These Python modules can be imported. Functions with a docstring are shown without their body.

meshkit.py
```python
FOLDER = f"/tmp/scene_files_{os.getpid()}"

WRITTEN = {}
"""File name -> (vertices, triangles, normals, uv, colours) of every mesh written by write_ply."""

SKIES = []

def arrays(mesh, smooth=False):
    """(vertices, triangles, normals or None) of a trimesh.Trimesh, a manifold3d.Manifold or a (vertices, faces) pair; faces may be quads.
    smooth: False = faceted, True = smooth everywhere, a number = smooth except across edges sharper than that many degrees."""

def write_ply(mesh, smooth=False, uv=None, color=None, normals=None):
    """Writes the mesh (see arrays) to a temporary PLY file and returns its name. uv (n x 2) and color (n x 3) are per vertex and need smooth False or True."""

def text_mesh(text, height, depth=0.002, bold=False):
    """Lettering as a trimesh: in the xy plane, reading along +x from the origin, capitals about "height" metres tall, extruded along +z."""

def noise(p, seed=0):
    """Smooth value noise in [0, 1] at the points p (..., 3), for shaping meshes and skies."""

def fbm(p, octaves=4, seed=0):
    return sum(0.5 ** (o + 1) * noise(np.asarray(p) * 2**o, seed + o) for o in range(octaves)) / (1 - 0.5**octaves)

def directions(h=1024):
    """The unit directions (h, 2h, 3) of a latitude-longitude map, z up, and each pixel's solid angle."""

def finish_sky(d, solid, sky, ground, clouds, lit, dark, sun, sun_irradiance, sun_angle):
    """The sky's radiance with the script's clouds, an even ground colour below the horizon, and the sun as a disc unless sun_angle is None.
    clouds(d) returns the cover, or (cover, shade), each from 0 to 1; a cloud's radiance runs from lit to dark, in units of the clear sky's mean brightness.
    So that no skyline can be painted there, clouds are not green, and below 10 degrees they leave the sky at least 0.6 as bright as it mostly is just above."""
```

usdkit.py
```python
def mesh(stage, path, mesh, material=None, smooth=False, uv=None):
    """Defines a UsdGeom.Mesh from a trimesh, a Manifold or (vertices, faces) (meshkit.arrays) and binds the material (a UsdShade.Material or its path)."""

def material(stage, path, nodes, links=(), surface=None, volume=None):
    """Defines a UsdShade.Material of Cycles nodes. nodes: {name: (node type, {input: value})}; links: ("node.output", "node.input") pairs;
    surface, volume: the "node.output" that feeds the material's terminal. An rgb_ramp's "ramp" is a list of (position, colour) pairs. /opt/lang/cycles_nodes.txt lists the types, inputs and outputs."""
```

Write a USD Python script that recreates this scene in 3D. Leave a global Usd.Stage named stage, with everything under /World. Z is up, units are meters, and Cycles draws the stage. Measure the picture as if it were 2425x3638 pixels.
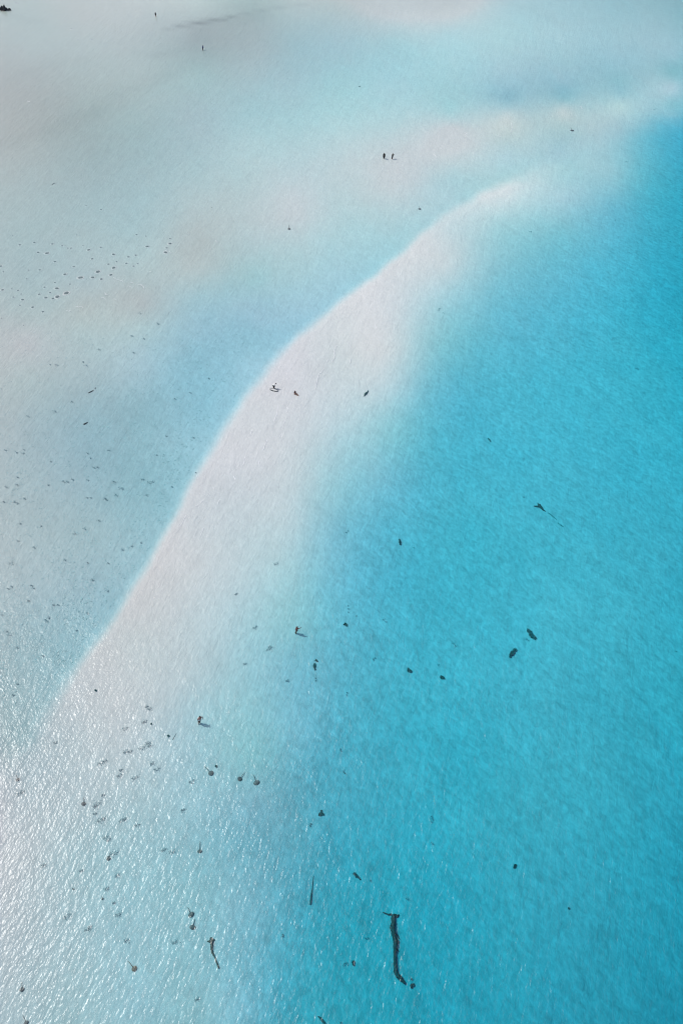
import math, random
import numpy as np, trimesh, manifold3d as m3
import usdkit, meshkit
from scipy.interpolate import RBFInterpolator
from scipy.spatial import cKDTree
from pxr import Usd, UsdGeom, UsdLux, UsdShade, Gf, Sdf, Vt

stage = Usd.Stage.CreateInMemory()
UsdGeom.SetStageUpAxis(stage, UsdGeom.Tokens.z)
UsdGeom.SetStageMetersPerUnit(stage, 1.0)
UsdGeom.Xform.Define(stage, "/World")
UsdGeom.Scope.Define(stage, "/World/Looks")
rng = np.random.default_rng(7)

# ------------------------------------------------------------------ camera, sky, sun, exposure
EXPOSURE = -0.24
SUN_EL, SUN_AZ = math.radians(50), math.atan2(-0.88, 0.475)
SKY, SUN = 0.15, 0.62
H_CAM, PITCH, F = 120.0, math.radians(48), 2830.0          # metres, radians below the horizon, focal length in pixels of the photograph
cam = UsdGeom.Camera.Define(stage, "/World/camera")
cam.CreateFocalLengthAttr(28.0); cam.CreateHorizontalApertureAttr(36 * 2425 / 3638); cam.CreateVerticalApertureAttr(36.0)
cam.CreateClippingRangeAttr(Gf.Vec2f(1, 60000)); cam.CreateExposureAttr(EXPOSURE)
cam.AddTranslateOp().Set(Gf.Vec3d(0, 0, H_CAM)); cam.AddRotateXOp().Set(90 - math.degrees(PITCH))

MAT = lambda name, nodes, links=(), **k: usdkit.material(stage, "/World/Looks/" + name, nodes, links, **k)
sky_mat = MAT("sky_look", {"s": ("sky_texture", {"sky_type": "single_scattering", "sun_disc": False, "sun_elevation": SUN_EL, "sun_rotation": SUN_AZ, "aerosol_density": 3.0, "air_density": 0.8}),
                           "b": ("background_shader", {"strength": SKY})}, [("s.color", "b.color")], surface="b.background")
dome = UsdLux.DomeLight.Define(stage, "/World/sky"); dome.CreateIntensityAttr(1.0)
UsdShade.MaterialBindingAPI.Apply(dome.GetPrim()).Bind(sky_mat)
dome.GetPrim().SetCustomDataByKey("kind", "structure"); dome.GetPrim().SetCustomDataByKey("label", "clear daylight sky over the lagoon"); dome.GetPrim().SetCustomDataByKey("category", "sky")
sd = np.array([math.sin(SUN_AZ) * math.cos(SUN_EL), math.cos(SUN_AZ) * math.cos(SUN_EL), math.sin(SUN_EL)])
sx = np.cross([0, 0, 1.0], sd); sx /= np.linalg.norm(sx); sy = np.cross(sd, sx)
sun = UsdLux.DistantLight.Define(stage, "/World/sun")
sun.AddTransformOp().Set(Gf.Matrix4d(*sx, 0, *sy, 0, *sd, 0, 0, 0, 0, 1))
sun.CreateIntensityAttr(SUN); sun.CreateAngleAttr(0.5); sun.CreateColorAttr(Gf.Vec3f(1.0, 0.97, 0.93)); sun.CreateNormalizeAttr(True)

# ------------------------------------------------------------------ where things stand
S, C = math.sin(PITCH), math.cos(PITCH)
def G(x, y, z=0.0):
    """The point at height z that the photograph shows at its pixel (x, y)."""
    x, y, z = np.broadcast_arrays(np.asarray(x, float), np.asarray(y, float), np.asarray(z, float))
    a, b = (x - 1212.5) / F, (1819.0 - y) / F
    d = np.stack([a, C + b * S, -S + b * C], -1)
    return np.array([0, 0, H_CAM]) + d * ((z - H_CAM) / d[..., 2])[..., None]
def PM(x, y):
    """pixels of the photograph per metre at that spot"""
    p = G(x, y); return F / (p[1] * C + H_CAM * S)

# water depth and sand colour, fitted point by point to target colours: x, y, depth (m), tone, blueness
TABLE = np.array([100,60,0.100,0.747,0.915,100,150,0.096,0.736,0.930,100,300,0.067,0.599,0.934,100,500,0.093,0.640,0.935,100,650,0.151,0.703,0.964,100,800,0.199,0.732,0.974,100,1000,0.199,0.730,0.991,100,1120,0.165,0.742,0.974,100,1220,0.060,0.743,1.008,100,1320,0.153,0.743,0.983,100,1500,0.224,0.693,1.027,100,1700,0.245,0.711,1.026,100,1900,0.242,0.710,1.017,100,2100,0.288,0.722,1.035,100,2300,0.433,0.669,1.042,100,2500,0.415,0.684,1.032,100,2620,0.452,0.632,1.031,100,2750,0.242,0.684,1.046,100,3000,0.165,0.741,1.030,100,3300,0.263,0.739,1.039,100,3600,0.377,0.746,1.032,300,50,0.046,0.787,0.924,300,200,0.107,0.739,0.932,300,350,0.131,0.660,0.922,300,500,0.165,0.632,0.947,300,700,0.204,0.724,0.982,300,900,0.191,0.769,0.983,300,1000,0.184,0.765,0.999,300,1090,0.120,0.753,0.957,300,1200,0.202,0.799,0.983,300,1350,0.238,0.732,1.019,300,1500,0.393,0.704,1.064,300,1700,0.376,0.711,1.063,300,1900,0.347,0.749,1.025,300,2100,0.413,0.729,1.063,300,2250,0.539,0.763,1.058,300,2450,0.096,0.782,1.016,300,2650,0.180,0.764,1.023,300,2850,0.250,0.758,1.032,300,3050,0.441,0.779,1.031,300,3300,0.466,0.801,1.035,300,3600,0.514,0.789,1.024,500,40,0.061,0.827,0.931,500,150,0.096,0.743,0.940,500,300,0.142,0.759,0.931,500,450,0.216,0.728,0.955,500,600,0.225,0.748,0.982,500,800,0.242,0.809,0.990,500,920,0.195,0.829,0.975,500,1000,0.158,0.771,0.975,500,1080,0.102,0.722,0.983,500,1160,0.249,0.852,0.984,500,1250,0.292,0.847,1.044,500,1350,0.361,0.805,1.061,500,1450,0.468,0.735,1.064,500,1600,0.522,0.784,1.061,500,1750,0.563,0.770,1.057,500,1900,0.489,0.816,1.052,500,2180,0.061,0.840,1.000,500,2300,0.119,0.850,0.999,500,2500,0.131,0.832,1.016,500,2700,0.256,0.828,1.031,500,2850,0.404,0.792,1.032,500,3000,0.536,0.801,1.040,500,3300,0.642,0.816,1.049,500,3600,0.693,0.837,1.057,700,30,0.092,0.867,0.913,700,130,0.108,0.588,0.947,700,250,0.212,0.781,0.930,700,400,0.195,0.770,0.992,700,600,0.223,0.847,0.982,700,750,0.154,0.840,0.974,700,880,0.113,0.756,0.966,700,970,0.159,0.828,0.974,700,1050,0.330,0.863,1.023,700,1150,0.406,0.835,1.085,700,1300,0.564,0.833,1.100,700,1450,0.597,0.863,1.100,700,1580,0.530,0.886,1.085,700,1850,0.068,0.918,1.016,700,2000,0.078,0.913,1.007,700,2200,0.191,0.909,1.016,700,2400,0.273,0.859,1.024,700,2550,0.480,0.873,1.040,700,2700,0.546,0.841,1.048,700,2900,0.661,0.835,1.059,700,3150,0.801,0.809,1.043,700,3400,0.825,0.836,1.047,700,3600,0.828,0.800,1.032,900,20,0.152,0.739,0.901,900,120,0.123,0.663,0.947,900,250,0.180,0.784,0.981,900,400,0.281,0.912,0.982,900,520,0.222,0.973,0.975,900,650,0.174,0.911,0.976,900,780,0.139,0.886,0.983,900,880,0.220,0.889,0.991,900,1000,0.385,0.894,0.999,900,1100,0.382,0.845,1.099,900,1200,0.519,0.855,1.100,900,1300,0.488,0.932,1.099,900,1480,0.046,0.969,1.016,900,1600,0.034,0.953,1.023,900,1750,0.096,0.920,1.024,900,1900,0.192,0.936,1.015,900,2100,0.338,0.954,1.023,900,2300,0.586,0.943,1.039,900,2500,0.756,0.911,1.031,900,2700,0.911,0.855,1.012,900,2850,0.898,0.783,1.100,900,3000,1.167,0.755,1.100,900,3200,1.063,0.827,1.100,900,3400,1.244,0.876,1.100,900,3600,1.256,0.922,1.100,1050,30,0.117,0.852,0.933,1050,150,0.236,0.817,0.990,1050,300,0.264,0.901,0.999,1050,450,0.266,0.984,0.975,1050,600,0.177,0.977,0.992,1050,750,0.080,0.940,1.001,1050,880,0.235,0.934,0.990,1050,1000,0.343,0.936,1.023,1050,1100,0.414,0.915,1.091,1050,1300,0.016,0.957,1.031,1050,1450,0.044,0.955,1.023,1050,1650,0.138,0.953,1.015,1050,1850,0.276,0.962,1.023,1050,2000,0.503,0.980,1.022,1050,2200,0.822,0.956,1.013,1050,2400,1.055,0.871,1.100,1050,2600,1.152,0.901,1.100,1050,2750,1.388,0.816,1.100,1050,2950,1.459,0.791,1.100,1050,3150,1.783,0.849,1.100,1050,3400,2.237,0.983,1.069,1050,3600,2.645,0.919,1.040,1200,30,0.106,0.859,0.936,1200,150,0.232,0.888,1.008,1200,300,0.327,1.017,0.973,1200,430,0.269,1.059,0.968,1200,550,0.151,0.980,0.984,1200,700,0.185,0.971,0.983,1200,850,0.307,1.008,0.999,1200,980,0.389,0.977,1.048,1200,1150,0.054,1.017,1.000,1200,1300,0.090,0.962,1.000,1200,1450,0.164,0.986,1.022,1200,1600,0.384,0.966,1.031,1200,1750,0.664,0.977,1.043,1200,1900,0.963,0.912,1.100,1200,2100,1.300,0.985,1.100,1200,2300,1.497,0.915,1.100,1200,2500,1.659,0.892,1.100,1200,2700,1.990,0.878,1.100,1200,3000,2.463,0.907,1.082,1200,3300,3.228,0.958,1.014,1200,3600,3.273,0.987,1.001,1400,30,-0.029,0.952,0.960,1400,150,0.271,1.029,0.980,1400,300,0.301,1.052,0.998,1400,430,0.224,1.035,0.975,1400,550,0.072,0.947,0.993,1400,680,0.101,0.945,0.992,1400,800,0.292,0.990,0.999,1400,950,0.037,1.024,1.000,1400,1100,0.082,1.009,1.015,1400,1250,0.128,1.004,1.000,1400,1400,0.392,1.021,1.033,1400,1550,0.830,0.976,1.025,1400,1700,1.085,0.943,1.100,1400,1900,1.673,0.961,1.100,1400,2200,2.068,0.984,1.078,1400,2500,2.314,0.979,1.059,1400,2800,2.597,0.987,1.056,1400,3100,3.265,1.042,1.015,1400,3600,3.890,0.977,0.987,1600,30,-0.030,0.954,0.955,1600,120,0.225,1.120,0.977,1600,220,0.282,1.092,0.983,1600,320,0.325,1.042,0.983,1600,390,0.324,1.058,0.975,1600,460,0.015,0.952,0.994,1600,560,0.094,0.995,0.984,1600,640,0.273,1.013,0.999,1600,700,0.282,1.003,1.008,1600,820,0.155,1.043,1.000,1600,930,0.136,1.010,0.999,1600,1050,0.422,1.022,1.031,1600,1200,0.809,0.980,1.027,1600,1400,1.324,0.947,1.100,1600,1600,1.805,1.009,1.077,1600,1900,2.081,1.006,1.050,1600,2300,2.371,1.014,1.050,1600,2700,2.873,1.033,1.032,1600,3200,3.340,0.948,1.026,1600,3600,3.600,0.900,1.022,1800,30,0.196,1.053,0.981,1800,120,0.240,1.101,0.967,1800,220,0.249,1.006,1.008,1800,300,0.316,0.925,1.048,1800,350,0.403,0.853,1.061,1800,410,0.102,1.024,0.955,1800,480,0.142,0.978,0.946,1800,560,0.249,1.030,1.009,1800,620,0.303,1.023,0.979,1800,700,0.114,1.110,0.986,1800,800,0.419,1.051,0.998,1800,950,0.718,0.970,1.051,1800,1150,1.136,0.944,1.100,1800,1400,1.640,1.017,1.079,1800,1700,1.975,1.027,1.070,1800,2100,2.254,1.001,1.052,1800,2500,2.328,0.960,1.055,1800,2900,2.619,0.919,1.036,1800,3300,3.025,0.894,1.037,1800,3600,3.449,0.904,1.026,2000,30,0.245,1.007,0.994,2000,120,0.233,1.031,0.999,2000,220,0.299,0.976,1.014,2000,290,0.319,0.874,1.059,2000,340,0.453,0.878,1.034,2000,390,0.109,0.980,0.955,2000,450,0.236,0.952,0.960,2000,540,0.316,0.944,1.039,2000,620,0.352,1.044,0.992,2000,700,0.326,1.028,1.035,2000,800,0.678,0.976,1.034,2000,1000,1.197,0.980,1.100,2000,1300,1.752,1.032,1.073,2000,1700,1.993,1.018,1.069,2000,2200,2.183,1.045,1.049,2000,2700,2.361,0.950,1.044,2000,3200,2.776,0.871,1.060,2000,3600,3.251,0.835,1.058,2200,30,0.280,0.929,1.005,2200,120,0.263,0.978,1.008,2200,220,0.321,0.937,1.039,2200,290,0.395,0.912,1.010,2200,330,0.367,0.925,1.033,2200,370,0.224,1.120,0.941,2200,430,0.266,0.964,1.011,2200,520,0.443,0.966,1.031,2200,620,0.539,0.985,1.028,2200,750,1.018,0.953,1.100,2200,900,1.425,1.034,1.093,2200,1200,1.973,1.067,1.052,2200,1600,2.108,1.022,1.062,2200,2000,2.216,0.978,1.053,2200,2500,2.421,0.922,1.046,2200,3000,2.800,0.938,1.035,2200,3300,3.065,0.862,1.047,2200,3600,3.373,0.838,1.045,2390,30,0.314,0.841,0.999,2390,120,0.296,0.933,1.016,2390,200,0.308,0.948,1.035,2390,260,0.459,0.888,0.993,2390,310,0.202,1.030,1.044,2390,370,0.514,0.989,1.012,2390,430,0.559,0.960,1.100,2390,500,1.424,1.034,1.093,2390,700,1.876,1.080,1.027,2390,1000,2.489,1.120,1.023,2390,1500,2.347,1.084,1.036,2390,2000,2.328,0.975,1.057,2390,2500,2.748,1.005,1.021,2390,2900,2.916,0.902,1.047,2390,3300,3.476,0.922,1.035,2390,3600,3.484,0.775,1.049], float).reshape(-1, 5)
CREST = np.array([[3600, 150], [2700, 430], [2425, 500], [2150, 555], [1900, 622], [1700, 706], [1546, 789], [1454, 880], [1284, 1021], [1175, 1106], [1067, 1191], [959, 1315], [882, 1423], [773, 1578], [680, 1732], [603, 1871], [526, 2020], [418, 2181], [325, 2320], [232, 2459], [170, 2567], [116, 2676], [50, 2830], [-30, 3020], [-400, 3900], [-900, 5000]], float)
WIDTH = np.array([160, 140, 130, 100, 60, 34, 26, 24, 26, 28, 34, 38, 38, 34, 30, 28, 28, 30, 34, 44, 60, 80, 100, 120, 150, 150], float)
_seg = np.concatenate([np.linspace(CREST[i], CREST[i + 1], 40, endpoint=False) for i in range(len(CREST) - 1)])
_wid = np.concatenate([np.linspace(WIDTH[i], WIDTH[i + 1], 40, endpoint=False) for i in range(len(CREST) - 1)])
_dir = np.gradient(_seg, axis=0)
_tree = cKDTree(_seg)
def side(p):
    d, i = _tree.query(p)
    r = p - _seg[i]; t = _dir[i]
    g = G(p[:, 0], p[:, 1]); k = meshkit.fbm(np.c_[g[:, 0] / 9, g[:, 1] / 9, g[:, 0] * 0], 4, 11) - .5
    return d * np.sign(t[:, 1] * r[:, 0] - t[:, 0] * r[:, 1]) + k * .9 * _wid[i], _wid[i]      # > 0 right of the spit's steep edge
_s, _w = side(TABLE[:, :2])
def field(col):
    out = []
    for k, keep in enumerate((_s < np.where(_w > 55, _w * .5, -2), _s > np.where(_w > 55, -_w * .5, 2))):
        q = TABLE[keep]
        out.append(RBFInterpolator(q[:, :2] / 100, q[:, col], kernel="thin_plate_spline", smoothing=0.02))
    return out
_depth, _tone, _blue = field(2), field(3), field(4)
def lookup(p, detail=True):
    p = np.asarray(p, float).reshape(-1, 2)
    q = np.c_[np.clip(p[:, 0], -60, 2500), np.clip(p[:, 1], -20, 3720)] / 100
    s, w = side(p)
    t = np.clip((s + w) / (1.35 * w), 0, 1); t = t * t * (3 - 2 * t)
    d = _depth[0](q) * (1 - t) + _depth[1](q) * t
    o = _tone[0](q) * (1 - t) + _tone[1](q) * t
    d = np.maximum(d, .05 - .035 * t)
    return d, np.clip(o, .5, 1.12)
def blueness(p):
    q = np.c_[np.clip(p[:, 0], -60, 2500), np.clip(p[:, 1], -20, 3720)] / 100
    s, w = side(p); t = np.clip((s + w) / (1.35 * w), 0, 1); t = t * t * (3 - 2 * t)
    return np.clip(_blue[0](q) * (1 - t) + _blue[1](q) * t, .88, 1.12)
def bed(x, y):
    """the sand (or the water line, where it is dry) that the photograph shows at this pixel"""
    d, _ = lookup([(x, y)])
    return G(x, y, -d[0])

# ------------------------------------------------------------------ helpers
used = {}
def numbered(name, parent="/World"):
    k = used.get((parent, name), 0); used[(parent, name)] = k + 1
    return f"{parent}/{name}" + (f"_{k:03d}" if k else "")
def tag(prim, label=None, cat=None, group=None, kind=None):
    for key, v in (("label", label), ("category", cat), ("group", group), ("kind", kind)):
        if v: prim.SetCustomDataByKey(key, v)
    return prim
def thing(name, loc, rotz, label, cat, group=None, scale=None):
    x = UsdGeom.Xform.Define(stage, numbered(name))
    x.AddTranslateOp().Set(Gf.Vec3d(*map(float, loc))); x.AddRotateZOp().Set(math.degrees(rotz))
    if scale is not None: x.AddScaleOp().Set(Gf.Vec3f(*map(float, scale)))
    return tag(x.GetPrim(), label, cat, group)
def obj(name, mesh, mat, parent=None, smooth=40):
    path = numbered(name, str(parent.GetPath()) if parent else "/World")
    return usdkit.mesh(stage, path, mesh, mat, smooth=smooth).GetPrim()
def plain(name, col, rough=.8, var=.25, scale=6.0, spec=.3):
    return MAT(name, {"tc": ("texture_coordinate", {}), "n": ("noise_texture", {"scale": scale, "detail": 4.0, "roughness": .6}),
                      "r": ("rgb_ramp", {"ramp": [(.3, tuple(c * (1 - var) for c in col)), (.7, tuple(min(1, c * (1 + var)) for c in col))]}),
                      "p": ("principled_bsdf", {"roughness": rough, "specular_ior_level": spec})},
               [("tc.object", "n.vector"), ("n.fac", "r.fac"), ("r.color", "p.base_color")], surface="p.BSDF")

# ------------------------------------------------------------------ sand
SAND = (.664, .675, .654)
us = np.unique(np.r_[np.linspace(-1100, -60, 28), np.arange(-60, 2500, 11.0), np.linspace(2500, 3500, 28)])
vs = np.unique(np.r_[np.linspace(-700, -30, 40), np.arange(-30, 3720, 11.0), np.linspace(3720, 4500, 24)])
uu, vv = np.meshgrid(us, vs)
P = np.c_[uu.ravel(), vv.ravel()]
dep, ton = lookup(P)
W0 = G(P[:, 0], P[:, 1])
# sand waves, silt streaks and patches of the bed itself
big = meshkit.fbm(np.c_[W0[:, 0] / 14, W0[:, 1] / 30, 0 * dep], 4, 3) - .5
fine = meshkit.fbm(np.c_[W0[:, 0] / 3.1, W0[:, 1] / 6.5, 0 * dep + 9], 4, 5) - .5
dep = np.maximum(dep * (1 + .10 * big + .10 * fine) + .02 * fine * (dep > .05), .015)
ton = ton * (1 + .05 * big + .03 * fine)
def stain(path, width, amount):
    """a band of dark silt or wrack along a path on the flats"""
    global ton
    w = np.asarray(path, float); a = np.concatenate([np.linspace(w[i], w[i + 1], 30) for i in range(len(w) - 1)])
    d, i = cKDTree(a[:, :2] * [1, 2.2]).query(P * [1, 2.2])
    k = np.exp(-(d / (width * a[i, 2])) ** 2) * a[i, 3]
    ton = ton * (1 - amount * k * (.75 + .9 * fine + .5 * big).clip(.2, 1.3))
stain([(560, 108, .4, .1), (640, 92, .8, .8), (720, 77, 1, 1.1), (800, 65, .9, .9), (860, 50, .8, .5), (960, 30, .8, .35), (1120, 8, .8, .15)], 15, .52)
stain([(700, 104, 1, .5), (820, 80, 1, .6), (940, 55, 1, .3)], 34, .2)
stain([(500, 190, .8, .3), (560, 197, 1, .9), (610, 186, 1, .6), (660, 168, 1, .2)], 20, .16)
stain([(-40, 520, 1, .6), (150, 470, 1, .8), (330, 400, 1, .9), (520, 300, 1, .9), (640, 240, .8, .6), (760, 200, .7, .3)], 60, .10)
stain([(-40, 320, 1, .3), (100, 250, .8, .7), (260, 215, .7, .6), (420, 190, .6, .2)], 40, .07)
stain([(1500, 345, .6, .2), (1660, 345, 1, .8), (1800, 335, 1, 1), (1960, 318, .8, .7), (2120, 290, .7, .3)], 42, .035)
stain([(1740, -10, .6, .5), (1850, 20, .8, .8), (1960, 70, 1, .8), (2060, 120, .8, .4)], 34, .06)
stain([(940, 2760, 1, .4), (1010, 2900, 1, .8), (980, 3060, 1, 1), (960, 3220, 1, .9), (900, 3400, 1, .6)], 80, .07)
stain([(40, 50, .8, .6), (100, 76, 1, .8), (150, 72, 1, .5)], 22, .10)
X = G(P[:, 0], P[:, 1], -dep)
nu, nv = len(us), len(vs)
idx = np.arange(nu * nv).reshape(nv, nu)
quads = np.stack([idx[:-1, :-1], idx[1:, :-1], idx[1:, 1:], idx[:-1, 1:]], -1).reshape(-1, 4)
loop = np.r_[idx[0, :], idx[1:, -1], idx[-1, -2::-1], idx[-2:0:-1, 0]]
ctr = np.array([0, 260.0]); ring = X[loop].copy(); ring[:, :2] = ctr + (ring[:, :2] - ctr) * 22; ring[:, 2] = -2.5
base = len(X); n = len(loop); j = np.arange(n)
skirt = np.stack([loop[j], base + j, base + (j + 1) % n, loop[(j + 1) % n]], -1)
V = np.vstack([X, ring]); T = np.r_[ton, np.full(n, .9)]
Fq = np.vstack([quads, skirt]); tri = np.vstack([Fq[:, [0, 1, 2]], Fq[:, [0, 2, 3]]])
nrm = np.cross(V[tri[:, 1]] - V[tri[:, 0]], V[tri[:, 2]] - V[tri[:, 0]])
tri[nrm[:, 2] < 0] = tri[nrm[:, 2] < 0][:, ::-1]
sand_mat = MAT("sand_look", {
    "g": ("geometry", {}), "a": ("attribute", {"attribute": "tone"}),
    "m1": ("mapping", {"mapping_type": "texture", "rotation": (0, 0, -0.26), "scale": (1.000, 2.381, 1)}), "n1": ("noise_texture", {"scale": 1.0, "detail": 5.0, "roughness": .6, "distortion": .9}),
    "m2": ("mapping", {"mapping_type": "texture", "rotation": (0, 0, -0.26), "scale": (2.500, 8.333, 1)}), "n2": ("noise_texture", {"scale": 1.0, "detail": 3.0, "roughness": .55, "distortion": .4}),
    "h": ("math", {"math_type": "multiply_add", "value2": .55}),
    "b": ("bump", {"strength": 1.0, "distance": .20}),
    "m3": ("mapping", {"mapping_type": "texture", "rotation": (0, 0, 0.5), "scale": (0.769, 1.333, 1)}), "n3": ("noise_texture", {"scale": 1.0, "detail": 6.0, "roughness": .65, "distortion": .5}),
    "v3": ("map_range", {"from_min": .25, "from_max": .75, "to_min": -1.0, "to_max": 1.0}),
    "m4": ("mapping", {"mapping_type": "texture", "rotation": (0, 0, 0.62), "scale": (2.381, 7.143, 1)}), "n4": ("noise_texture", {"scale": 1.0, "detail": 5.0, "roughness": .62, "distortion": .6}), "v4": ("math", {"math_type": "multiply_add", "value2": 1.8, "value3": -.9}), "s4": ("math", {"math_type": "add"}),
    "wa": ("attribute", {"attribute": "caustic_gain"}), "am": ("math", {"math_type": "multiply_add", "value2": .19, "value3": .055}), "va": ("math", {"math_type": "multiply_add", "value3": 1.0}),  # silt mottle that also paints in wave-focused light, stronger with depth
    "t": ("math", {"math_type": "multiply"}),
    "bl": ("attribute", {"attribute": "blueness"}), "tb": ("math", {"math_type": "multiply"}), "cc": ("combine_color", {}),
    "rp": ("math", {"math_type": "multiply_add", "value2": .10, "value3": -.05}), "vb": ("math", {"math_type": "add"}),
    "c": ("mix", {"mix_type": "multiply", "fac": 1.0, "color1": SAND}),
    "p": ("principled_bsdf", {"roughness": .9, "specular_ior_level": .1})},
    [("g.position", "m1.vector"), ("m1.vector", "n1.vector"), ("g.position", "m2.vector"), ("m2.vector", "n2.vector"), ("n1.fac", "h.value1"), ("n2.fac", "h.value3"),
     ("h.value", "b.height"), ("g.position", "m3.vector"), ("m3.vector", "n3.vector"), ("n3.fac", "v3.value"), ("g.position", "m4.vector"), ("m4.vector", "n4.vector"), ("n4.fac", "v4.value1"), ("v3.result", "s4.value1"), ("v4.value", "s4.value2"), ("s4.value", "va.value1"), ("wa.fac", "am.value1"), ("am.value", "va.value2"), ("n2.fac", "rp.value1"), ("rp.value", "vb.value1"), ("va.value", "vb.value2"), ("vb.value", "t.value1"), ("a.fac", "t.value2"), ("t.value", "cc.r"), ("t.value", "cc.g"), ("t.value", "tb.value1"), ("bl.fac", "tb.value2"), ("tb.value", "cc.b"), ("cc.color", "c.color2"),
     ("c.color", "p.base_color"), ("b.normal", "p.normal")], surface="p.BSDF")
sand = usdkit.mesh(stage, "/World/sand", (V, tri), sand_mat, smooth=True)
UsdGeom.PrimvarsAPI(sand).CreatePrimvar("tone", Sdf.ValueTypeNames.FloatArray, "vertex").Set(Vt.FloatArray.FromNumpy(T.astype(np.float32)))
UsdGeom.PrimvarsAPI(sand).CreatePrimvar("blueness", Sdf.ValueTypeNames.FloatArray, "vertex").Set(Vt.FloatArray.FromNumpy(np.r_[blueness(P), np.ones(n)].astype(np.float32)))
caustic_gain = np.r_[np.clip(dep / 1.6, 0, 1), np.ones(n)]
UsdGeom.PrimvarsAPI(sand).CreatePrimvar("caustic_gain", Sdf.ValueTypeNames.FloatArray, "vertex").Set(Vt.FloatArray.FromNumpy(caustic_gain.astype(np.float32)))
tag(sand.GetPrim(), "pale sand flats and curving sandbar with ripples", "sand", kind="structure")

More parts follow.
